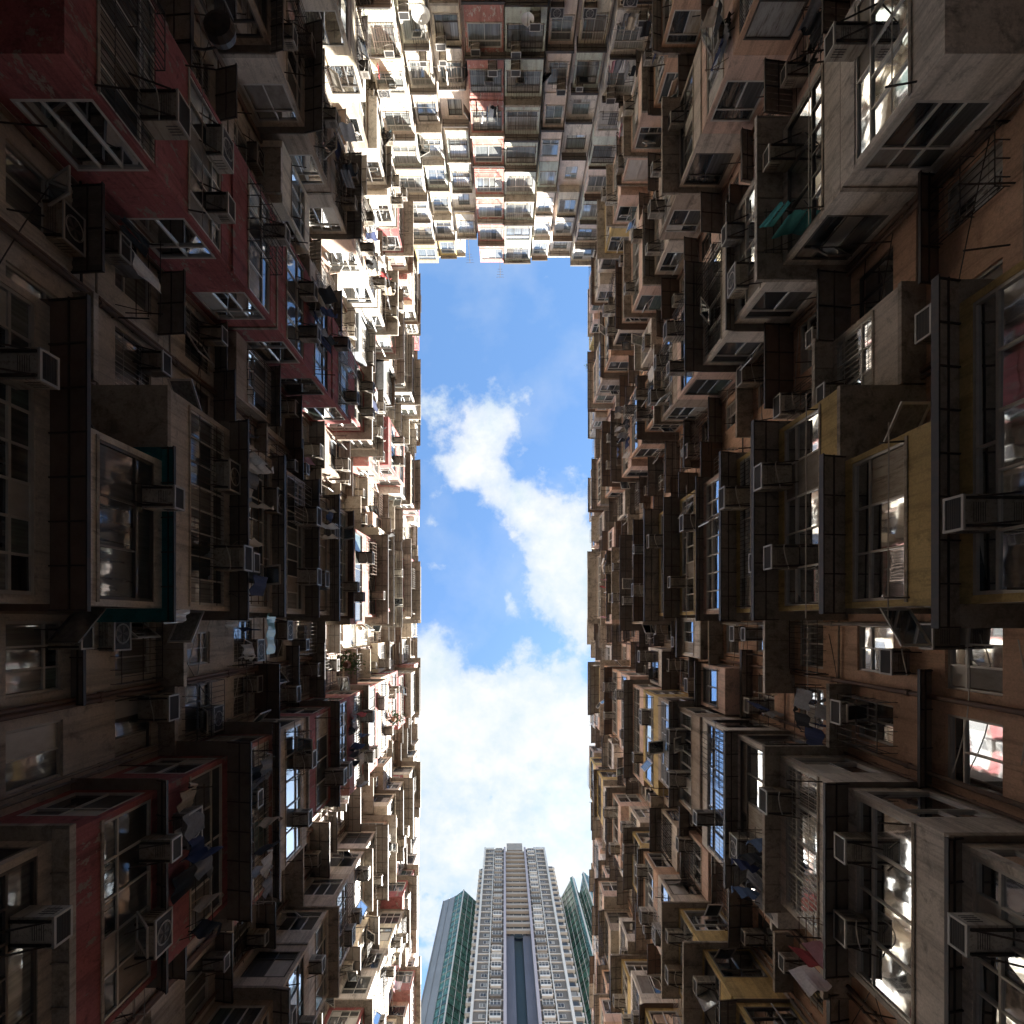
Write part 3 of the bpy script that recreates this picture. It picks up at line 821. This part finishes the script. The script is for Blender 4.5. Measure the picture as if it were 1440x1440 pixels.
# air conditioners
def build_acs():
    protos = {}
    used = set()
    AC.sort(key=lambda a: a[0]); n = 0
    for (zz, p, rz, var, where) in AC:
        if n >= 300: break
        wd = 'left wall' if rz > 0 and rz < 2 else ('right wall' if rz < 0 else 'end wall')
        k = int(math.floor((zz - zf(0)) / P + 1e-6))
        nm = ('grey air conditioner, %s, %s, %s' % (wd, storey(max(K0, k)), where))
        if nm in used: continue
        used.add(nm); n += 1
        root = empty('air_conditioner', p, rz, label=nm, category='air conditioner', group='window air conditioners on the facades')
        if var not in protos:
            protos[var] = [m.build(x, root) for m, x in zip(ac_mesh(var), ('casing', 'grille', 'bracket', 'bracket', 'hose'))]
            continue
        for o in protos[var]:
            if o is None: continue
            c = o.copy(); c.parent = root; C.objects.link(c)
    return n
print('ACs', len(AC), build_acs(), 'racks', len(RACKS))

# ------------------------------------------------------------ single pieces
def at(px, py, X=None, Y=None):
    if X is not None: Z = F * X / (px - VX); return (X, (py - VY) / F * Z, Z + ZC)
    Z = F * Y / (py - VY); return ((px - VX) / F * Z, Y, Z + ZC)

def plant(loc, lab, s=1.0, seed=1):
    r = random.Random(seed)
    root = empty('potted_plant', loc, 0, label=lab, category='potted plant', group='plants on ledges and parapets')
    b = MB(); n = 10
    rings = [(.13 * s, 0), (.18 * s, .28 * s), (.2 * s, .3 * s), (.17 * s, .3 * s)]
    i_ = b.mat('pot')
    for rr, z in rings:
        for q in range(n): b.v.append((rr * math.cos(q * 2 * math.pi / n), rr * math.sin(q * 2 * math.pi / n), z))
    for a in range(3):
        for q in range(n): b.f.append((a * n + q, a * n + (q + 1) % n, (a + 1) * n + (q + 1) % n, (a + 1) * n + q)); b.m.append(i_)
    b.f.append(tuple(range(n - 1, -1, -1))); b.m.append(i_); b.f.append(tuple(range(3 * n, 4 * n))); b.m.append(i_)
    b.build('pot', root)
    f = MB(); li = f.mat('leaf')
    for q in range(9): f.tube((0, 0, .3 * s), (r.uniform(-.3, .3) * s, r.uniform(-.3, .3) * s, r.uniform(.6, 1.0) * s), .008, 'leaf', 4)
    for q in range(240):
        c = Vector((r.gauss(0, .25), r.gauss(0, .25), .75 + r.gauss(0, .22))) * s
        u = Vector((r.uniform(-1, 1), r.uniform(-1, 1), r.uniform(-.6, .6))).normalized() * .09 * s; v = u.orthogonal().normalized() * .04 * s
        k = len(f.v); f.v += [tuple(c - u), tuple(c + v), tuple(c + u), tuple(c - v)]; f.f.append((k, k + 1, k + 2, k + 3)); f.m.append(li)
    f.build('foliage', root)
plant(at(834, 512, X=8.9), 'green bushy plant on roof edge of right block', 1.1, 1)
plant(at(553, 1012, X=-7.1), 'yellow-green leafy plant on ledge, upper left wall below middle', .9, 2)
plant(at(486, 935, X=-7.6), 'leafy plant on sunlit ledge, left wall above white cloud level', 1.0, 3)

def draped(name, lab, cat, mat, loc, rz, wd, L_, seed, thick=.012, tilt=.3, group=None):
    r = random.Random(seed); b = MB(); n, m = 12, 9; pts = []
    for j in range(m + 1):
        v = j / m
        for i in range(n + 1):
            u = i / n - .5
            pts.append((u * wd * (1 - .35 * v * (seed % 2)), -.05 - tilt * v - .03 * math.sin(u * 16 + v * 2 + seed), -L_ * v + .02 * math.cos(u * 5 + seed)))
    K = len(pts); b.v = pts + [(x, y - thick, z) for x, y, z in pts]; mi = b.mat(mat)
    for j in range(m):
        for i in range(n):
            a = j * (n + 1) + i
            b.f.append((a, a + 1, a + n + 2, a + n + 1)); b.f.append((a + K + n + 1, a + K + n + 2, a + K + 1, a + K)); b.m += [mi, mi]
    o = b.build(name, None, label=lab, category=cat)
    o.location = loc; o.rotation_euler = (0, 0, rz)
    return o
draped('plastic_sheet', 'crumpled white plastic sheet hanging from teal canopy, left wall', 'plastic sheet', 'plasticsheet', at(262, 862, X=-7.75), math.pi / 2 + .5, .5, 1.1, 3, tilt=.2)
draped('tarpaulin', 'pale green rippled tarpaulin hung beside window, left wall', 'tarpaulin', 'tarp', at(384, 890, X=-7.7), math.pi / 2, 1.35, .9, 2, tilt=.15)

def dish(loc, rz, lab, s=.55):
    root = empty('satellite_dish', loc, rz, label=lab, category='satellite dish', group='satellite dishes on the end block')
    b = MB(); i_ = b.mat('dish'); n = 18
    for side in (0, 1):
        for j in range(6):
            rr = s * j / 5
            for q in range(n):
                a = 2 * math.pi * q / n; b.v.append((rr * math.cos(a), -.25 + .35 * (rr / s) ** 2 * -s - side * -.015, rr * math.sin(a)))
    for side in (0, 1):
        o_ = side * 6 * n
        for j in range(5):
            for q in range(n):
                a = o_ + j * n + q; c = o_ + j * n + (q + 1) % n; b.f.append((a, c, c + n, a + n)); b.m.append(i_)
    b.build('reflector', root)
    a = MB(); a.tube((0, 0, 0), (0, -.25, 0), .025, 'rod'); a.tube((0, -.25, -s * .9), (0, -.75, 0), .012, 'rod'); a.box(-.04, .04, -.82, -.72, -.04, .04, 'acrim'); a.build('feed_arm', root)
dish(at(592, 10, Y=-36.4), math.pi, 'round white satellite dish on end wall near top edge, above an air conditioner')
dish(at(742, 18, Y=-35.9), math.pi, 'small tilted satellite dish on pale green bay of end wall', .38)

# black round basket on an arm, left wall; not a light source
lt = empty('wall_basket', at(285, 35, X=-7.9), math.pi / 2, label='large black round basket on long arm, left wall near top-left', category='basket')
b = MB(); i_ = b.mat('rod'); prof = [(.05, .35), (.34, .3), (.4, .12), (.36, -.05), (.2, -.12), (.02, -.14)]; n = 16
for rr, z in prof:
    for q in range(n): b.v.append((rr * math.cos(2 * math.pi * q / n), rr * math.sin(2 * math.pi * q / n) - .4, z))
for a in range(len(prof) - 1):
    for q in range(n): b.f.append((a * n + q, (a + 1) * n + q, (a + 1) * n + (q + 1) % n, a * n + (q + 1) % n)); b.m.append(i_)
b.build('basket_shell', lt)
b = MB(); b.path([(0, 1.2, .5), (0, .3, .6), (0, -.35, .5), (0, -.4, .34)], .03, 'rod', 6); b.build('arm', lt)

# roof antennas
for (px, py, X, Y, h, lab) in ((660, 352, None, -36.9, 3.0, 'thin roof antenna in notch of end block roofline'), (703, 352, None, -36.6, 2.0, 'short roof antenna above red bay column'),
                              (588, 405, -9.0, None, 1.6, 'thin mast on roof of left block near end wall')):
    x, y, z = at(px, py, X, Y) if X is None else at(px, py, X=X)
    r0 = empty('antenna', (x, y, ROOF if X or px > 690 else ROOF - P), 0, label=lab, category='antenna')
    b = MB(); b.tube((0, 0, 0), (0, .5, h), .03, 'rod'); b.build('mast', r0)
    b = MB()
    for q in range(4): b.tube((-.4 + q * .05, .5 - q * .08, h - q * .3), (.4 - q * .05, .5 - q * .08, h - q * .3), .015, 'rod')
    b.build('crossbar', r0)

# ------------------------------------------------------------ far towers
def tower_main():
    Yt = 86.0; X0, X1 = -7.45, 15.35; Zt = 86 / .42 + ZC; fh = 3.35; cx = (X0 + X1) / 2
    root = empty('residential_tower', (cx, Yt, 0), 0, label='tall grey residential tower with lilac ribs and dark central slot beyond court', category='tower')
    W = X1 - X0; h = W / 2
    b = MB()
    gap = 3.4      # half width of the centre
    b.box(-h, -gap, 0, 16, 0, Zt - 3, 'towergrey'); b.box(gap, h, 0, 16, 0, Zt - 3, 'towergrey')
    b.box(-gap, gap, 3.5, 16, 0, Zt - 3, 'towerslate')
    b.box(-h, -h + 3.6, .3, 15, Zt - 3, Zt - .6, 'towertrim'); b.box(h - 4.2, h, .3, 15, Zt - 3, Zt, 'towertrim')
    b.build('wall', root)
    b = MB(); b.box(-3.0, 3.0, .2, 12, Zt - 3, Zt + 3.2, 'towerbeige'); b.build('roof_house', root)
    slot_top = 86 / .581 + ZC
    b = MB()
    for s_ in (-1, 1):
        b.box(s_ * gap, s_ * (gap + .7), -1.0, 0, 0, Zt - 3, 'towerlilac'); b.box(s_ * (gap - .01), s_ * 1.2, 1.0, 3.5, 0, slot_top, 'towerslate')
        b.box(s_ * h, s_ * (h - .6), -.9, 0, 0, Zt - 3, 'towertrim')
        b.box(s_ * (gap + 4.2), s_ * (gap + 4.45), -.7, 0, 0, Zt - 3, 'towertrim')
    b.build('rib', root)
    b = MB(); b.box(-1.2, 1.2, 2.5, 3.2, 0, slot_top, 'towerdark'); b.build('slot_glazing', root)
    n = int((Zt - 6 - 100) / fh); wins = []
    bands = MB(); 
    for i in range(n + 1):
        z = Zt - 3 - (i + 1) * fh
        for s_ in (-1, 1):
            bands.box(s_ * (gap + .7), s_ * (h - .6), -.25, 0, z + fh - .22, z + fh, 'towertrim')
        for s_ in (-1, 1):
            wins.append((s_, 0, z)); wins.append((s_, 1, z))
        if z > slot_top:
            q = MB(); q.box(-gap, gap, -.4, .5, z - .2, z + .05, 'towerbeige'); q.box(-gap, gap, -.42, -.25, z + .05, z + .8, 'towerbeige')
            for xx in (-2.4, -1.2, 1.2, 2.4): q.box(xx - .07, xx + .07, .6, 1.0, z + .05, z + 3.1, 'towertrim')
            q.box(-2.2, 2.2, 1.9, 2.1, z + .3, z + 2.8, 'towerdark')
            for s_ in (-1, 1): q.box(s_ * 3.38, s_ * 2.3, .6, 3.4, z + .05, z + 3.1, 'towerslate')
            q.build('sky_terrace', root)
    bands.build('floor_band', root)
    wins.sort(key=lambda q: q[2]); rest = MB(); rr = random.Random(3)
    for i, (s_, c, z) in enumerate(wins):
        m = MB() if i < 100 else rest
        if c == 0:      # shallow bay with ledge
            x = s_ * (gap + 2.5); mat = rr.choice(('towertrim', 'towertrim', 'towerbeige', 'towergrey'))
            m.box(x - 1.25, x + 1.25, -.9, -.003, z + .15, z + .75, mat); m.box(x - 1.25, x + 1.25, -.9, -.003, z + 2.35, z + 2.6, mat)
            m.box(x - 1.15, x + 1.15, -.8, -.003, z + .75, z + 2.35, 'towerwindow')
            for q in (-1.25, -.5, .3, 1.15): m.box(x + q, x + q + .1, -.86, -.5, z + .75, z + 2.35, 'towertrim')
            m.box(x - 1.24, x + 1.24, -.84, -.78, z + 1.8, z + 1.88, 'towertrim')
        else:
            x = s_ * (h - 2.6)
            m.box(x - .75, x + .75, -.06, -.004, z + 1.0, z + 2.2, 'towertrim'); m.box(x - .66, x - .04, -.09, -.061, z + 1.08, z + 2.12, 'towerwindow'); m.box(x + .04, x + .66, -.09, -.061, z + 1.08, z + 2.12, 'towerwindow')
            m.box(x - s_ * 1.9 - .4, x - s_ * 1.9 + .4, -.7, -.005, z + 1.3, z + 2.1, 'towergrey'); m.box(x - s_ * 1.9 - .5, x - s_ * 1.9 + .5, -.75, -.005, z + 1.15, z + 1.25, 'towertrim')
        if i < 100: m.build('window', root)
    if rest.f: rest.build('window', root, kind='stuff')
    # stepped wings at either side
    for s_, xe, yb, zt in ((1, 2.6, 5, 6), (-1, 1.2, 5, 8)):
        b = MB(); b.box(s_ * h + s_ * .003, s_ * (h + xe), yb, yb + 10, 0, Zt - zt, 'towergrey')
        for i in range(n):
            z = Zt - zt - (i + 1) * fh
            b.box(s_ * (h + .02), s_ * (h + xe + .5), yb - .8, yb - .004, z, z + .35, 'towertrim'); b.box(s_ * (h + xe * .35), s_ * (h + xe * .9), yb - .4, yb - .005, z + .9, z + 2.3, 'towerwindow')
            b.box(s_ * (h + xe), s_ * (h + xe + .5), yb - .6, yb + 1.5, z + .5, z + 1.8, 'towertrim')
        b.build('wing', root)
tower_main()
def glass_tower(pts, ztop, slopes, lab, mats, name='glass_tower'):
    root = empty(name, (pts[1][0], pts[1][1], 0), 0, label=lab, category='tower', group='teal glass towers behind the grey tower')
    ox, oy = pts[1]
    for i, (a, c) in enumerate(zip(pts, pts[1:])):
        b = MB(); m = mats[i]; d = Vector((c[0] - a[0], c[1] - a[1])); nrm = Vector((d.y, -d.x)).normalized()
        za, zb = ztop + slopes[i], ztop + slopes[i + 1]
        q = [(a[0] - ox, a[1] - oy), (c[0] - ox, c[1] - oy)]; th = 1.0
        b.hexa([(q[0][0], q[0][1], 0), (q[1][0], q[1][1], 0), (q[1][0] - nrm.x * th, q[1][1] - nrm.y * th, 0), (q[0][0] - nrm.x * th, q[0][1] - nrm.y * th, 0),
                (q[0][0], q[0][1], za), (q[1][0], q[1][1], zb), (q[1][0] - nrm.x * th, q[1][1] - nrm.y * th, zb), (q[0][0] - nrm.x * th, q[0][1] - nrm.y * th, za)], m)
        b.build('curtain_wall', root)
        f = MB(); nn = max(1, int(d.length / 1.6))
        for k in range(nn + 1):
            x, y = q[0][0] + (q[1][0] - q[0][0]) * k / nn + nrm.x * .1, q[0][1] + (q[1][1] - q[0][1]) * k / nn + nrm.y * .1
            f.tube((x, y, 60), (x, y, za + (zb - za) * k / nn), .09 if k not in (0, nn) else .2, 'towertrim' if m != 'towercladding' else 'towercladding', 4)
        z = 90
        while z < min(za, zb) and m != 'towercladding':
            f.tube((q[0][0] + nrm.x * .06, q[0][1] + nrm.y * .06, z), (q[1][0] + nrm.x * .06, q[1][1] + nrm.y * .06, z), .12, 'tealglass', 4); z += 3.2
        f.build('mullion', root)
    b = MB(); xs = [p[0] - ox for p in pts]; ys = [p[1] - oy for p in pts]
    cxm = sum(xs) / len(xs)
    b.box(cxm - (max(xs) - min(xs)) * .3, cxm + (max(xs) - min(xs)) * .3, max(ys) + 1, max(ys) + 12, 0, ztop - 4, 'towerslate'); b.build('core', root)
glass_tower([(-21.4, 98.5), (-17.3, 96.8), (-14.3, 95), (-9.4, 98.5), (-7, 106)], 191, [-1, -1, 0, -2, -2], 'teal glass tower with pale metal flank, left of grey tower', ['towercladding', 'tealpanel', 'tealpanel', 'tealpanel'])
glass_tower([(17.5, 97), (19.9, 95.5), (24.2, 90.3), (26, 94), (28.2, 89.2), (38, 96)], 190, [-4, -3, 1, -4, 2, 0], 'dark teal glass tower with two sharp peaks, right of grey tower', ['tealpanel'] * 5)

# ------------------------------------------------------------ ground
b = MB(); b.box(-400, 400, -400, 400, -1, 0, 'paving'); g = b.build('ground', None, kind='structure')

# ------------------------------------------------------------ sky, sun
SUN = Vector((1.0, .85, 1.66)).normalized()
el = math.asin(SUN.z); 
sc = bpy.context.scene
wd = bpy.data.worlds.new('World'); sc.world = wd; wd.use_nodes = True; t = wd.node_tree
for n in list(t.nodes): t.nodes.remove(n)
out = N(t, 'ShaderNodeOutputWorld'); bg = N(t, 'ShaderNodeBackground'); bg.inputs['Strength'].default_value = .10
sky = N(t, 'ShaderNodeTexSky'); sky.sky_type = 'NISHITA'; sky.sun_disc = False
sky.sun_elevation = el; sky.sun_rotation = math.atan2(SUN.x, SUN.y); sky.air_density = 1.0; sky.dust_density = .6; sky.ozone_density = 2.0
tc = N(t, 'ShaderNodeTexCoord'); sp = N(t, 'ShaderNodeSeparateXYZ'); t.links.new(tc.outputs['Generated'], sp.inputs[0])
zc = math_(t, 'MAXIMUM', sp.outputs[2], .12)
U = math_(t, 'DIVIDE', sp.outputs[0], zc); V = math_(t, 'DIVIDE', sp.outputs[1], zc)
cv = N(t, 'ShaderNodeCombineXYZ'); t.links.new(U, cv.inputs[0]); t.links.new(V, cv.inputs[1])
def fld(px, py, rx, ry, wgt, rot=0):
    m = N(t, 'ShaderNodeMapping'); m.vector_type = 'TEXTURE'
    m.inputs['Location'].default_value = ((px - VX) / F, (py - VY) / F, 0); m.inputs['Rotation'].default_value = (0, 0, math.radians(rot)); m.inputs['Scale'].default_value = (rx / F, ry / F, 1)
    t.links.new(cv.outputs[0], m.inputs[0])
    l = N(t, 'ShaderNodeVectorMath', operation='LENGTH'); t.links.new(m.outputs[0], l.inputs[0])
    e = math_(t, 'POWER', 2.718, math_(t, 'MULTIPLY', math_(t, 'MULTIPLY', l.outputs['Value'], l.outputs['Value']), -1.0))
    return math_(t, 'MULTIPLY', e, wgt)
blobs = [(695, 590, 50, 50, 1.0, 0), (660, 660, 40, 45, .8, 0), (715, 690, 55, 40, .8, 30), (760, 740, 55, 45, .95, 0), (810, 770, 50, 70, 1.0, 0), (775, 820, 40, 50, .9, 0), (820, 870, 40, 50, .9, 0),
         (600, 560, 30, 60, .3, 0), (650, 640, 40, 45, .5, 0), (602, 915, 28, 40, 1.0, 0), (600, 1010, 90, 70, 1.2, 0), (690, 1010, 90, 55, 1.2, 0), (790, 1010, 90, 70, 1.2, 0), (738, 912, 20, 26, .6, 0), (700, 1200, 330, 170, 1.3, 0), (612, 730, 22, 14, .5, -20), (612, 795, 24, 11, .5, 20), (610, 560, 28, 34, .42, 0), (718, 850, 8, 40, .35, -25)]
acc = None
for bl in blobs:
    f = fld(*bl); acc = f if acc is None else math_(t, 'ADD', acc, f)
n1 = noise(t, 9.0, 9, .62, cv.outputs[0], .1); n2 = noise(t, 2.0, 6, .6, cv.outputs[0], .2)
far = N(t, 'ShaderNodeVectorMath', operation='LENGTH'); t.links.new(cv.outputs[0], far.inputs[0])
acc = math_(t, 'ADD', acc, math_(t, 'MULTIPLY', math_(t, 'SUBTRACT', far.outputs['Value'], 1.1, clamp=True), math_(t, 'MULTIPLY', n2, .9)))
nb = noise(t, 24.0, 8, .6, cv.outputs[0], .1)
wisp = ramp(t, noise(t, 5.0, 6, .55, cv.outputs[0], .1), [(.45, 0.0), (.75, .22)])
dens = math_(t, 'ADD', math_(t, 'SUBTRACT', acc, .39), math_(t, 'MULTIPLY', math_(t, 'SUBTRACT', n1, .5), 2.4))
dens = math_(t, 'ADD', dens, math_(t, 'MULTIPLY', math_(t, 'SUBTRACT', nb, .5), 1.1))
dens = math_(t, 'MAXIMUM', dens, wisp)
cov = ramp(t, dens, [(0.0, 0.0), (.18, .22), (.45, .72), (.95, 1.0)])
n3 = noise(t, 8.0, 8, .62, cv.outputs[0])
cloudcol = mixc(t, ramp(t, n3, [(.4, 0.0), (.7, 1.0)]), (1.58, 1.61, 1.63), (1.10, 1.33, 1.46))
skc = mixc(t, 1.0, sky.outputs[0], (1.0, 1.0, 1.0), 'MULTIPLY')
SKYMUL = N(t, 'ShaderNodeVectorMath', operation='MULTIPLY'); t.links.new(sky.outputs[0], SKYMUL.inputs[0]); SKYMUL.inputs[1].default_value = (.41, .51, .55)
glow = math_(t, 'ADD', fld(VX + F * SUN.x / SUN.z, VY + F * SUN.y / SUN.z, 190, 190, 2.6), 1.0)      # out-of-view sky brightened round the sun, added as fill for the walls
fin0 = mixc(t, cov, SKYMUL.outputs[0], cloudcol)
gm = N(t, 'ShaderNodeVectorMath', operation='SCALE'); t.links.new(fin0, gm.inputs[0]); t.links.new(glow, gm.inputs['Scale'])
fin = gm.outputs[0]
t.links.new(fin, bg.inputs[0]); t.links.new(bg.outputs[0], out.inputs[0])
sun = bpy.data.lights.new('sun', 'SUN'); sun.energy = 4.7; sun.angle = math.radians(.5); sun.color = (1, .94, .84)
so = bpy.data.objects.new('sun', sun); C.objects.link(so); so.rotation_euler = SUN.to_track_quat('Z', 'Y').to_euler(); so.location = (30, 15, 90)

# ------------------------------------------------------------ camera
cam = bpy.data.cameras.new('camera'); co = bpy.data.objects.new('camera', cam); C.objects.link(co)
co.location = (0, 0, ZC); co.rotation_euler = (math.pi, 0, 0)
cam.sensor_width = 36; cam.lens = 36 * F / 1440
cam.shift_x = (720 - VX) / 1440; cam.shift_y = (VY - 720) / 1440
cam.clip_start = .05; cam.clip_end = 3000
sc.camera = co
sc.view_settings.view_transform = 'Standard'; sc.view_settings.look = 'None'; sc.view_settings.exposure = 2.7; sc.view_settings.gamma = 1
sc.cycles.max_bounces = 9; sc.cycles.diffuse_bounces = 7; sc.cycles.glossy_bounces = 4
print('objects', len(bpy.data.objects), 'polys', sum(len(m.polygons) for m in bpy.data.meshes))
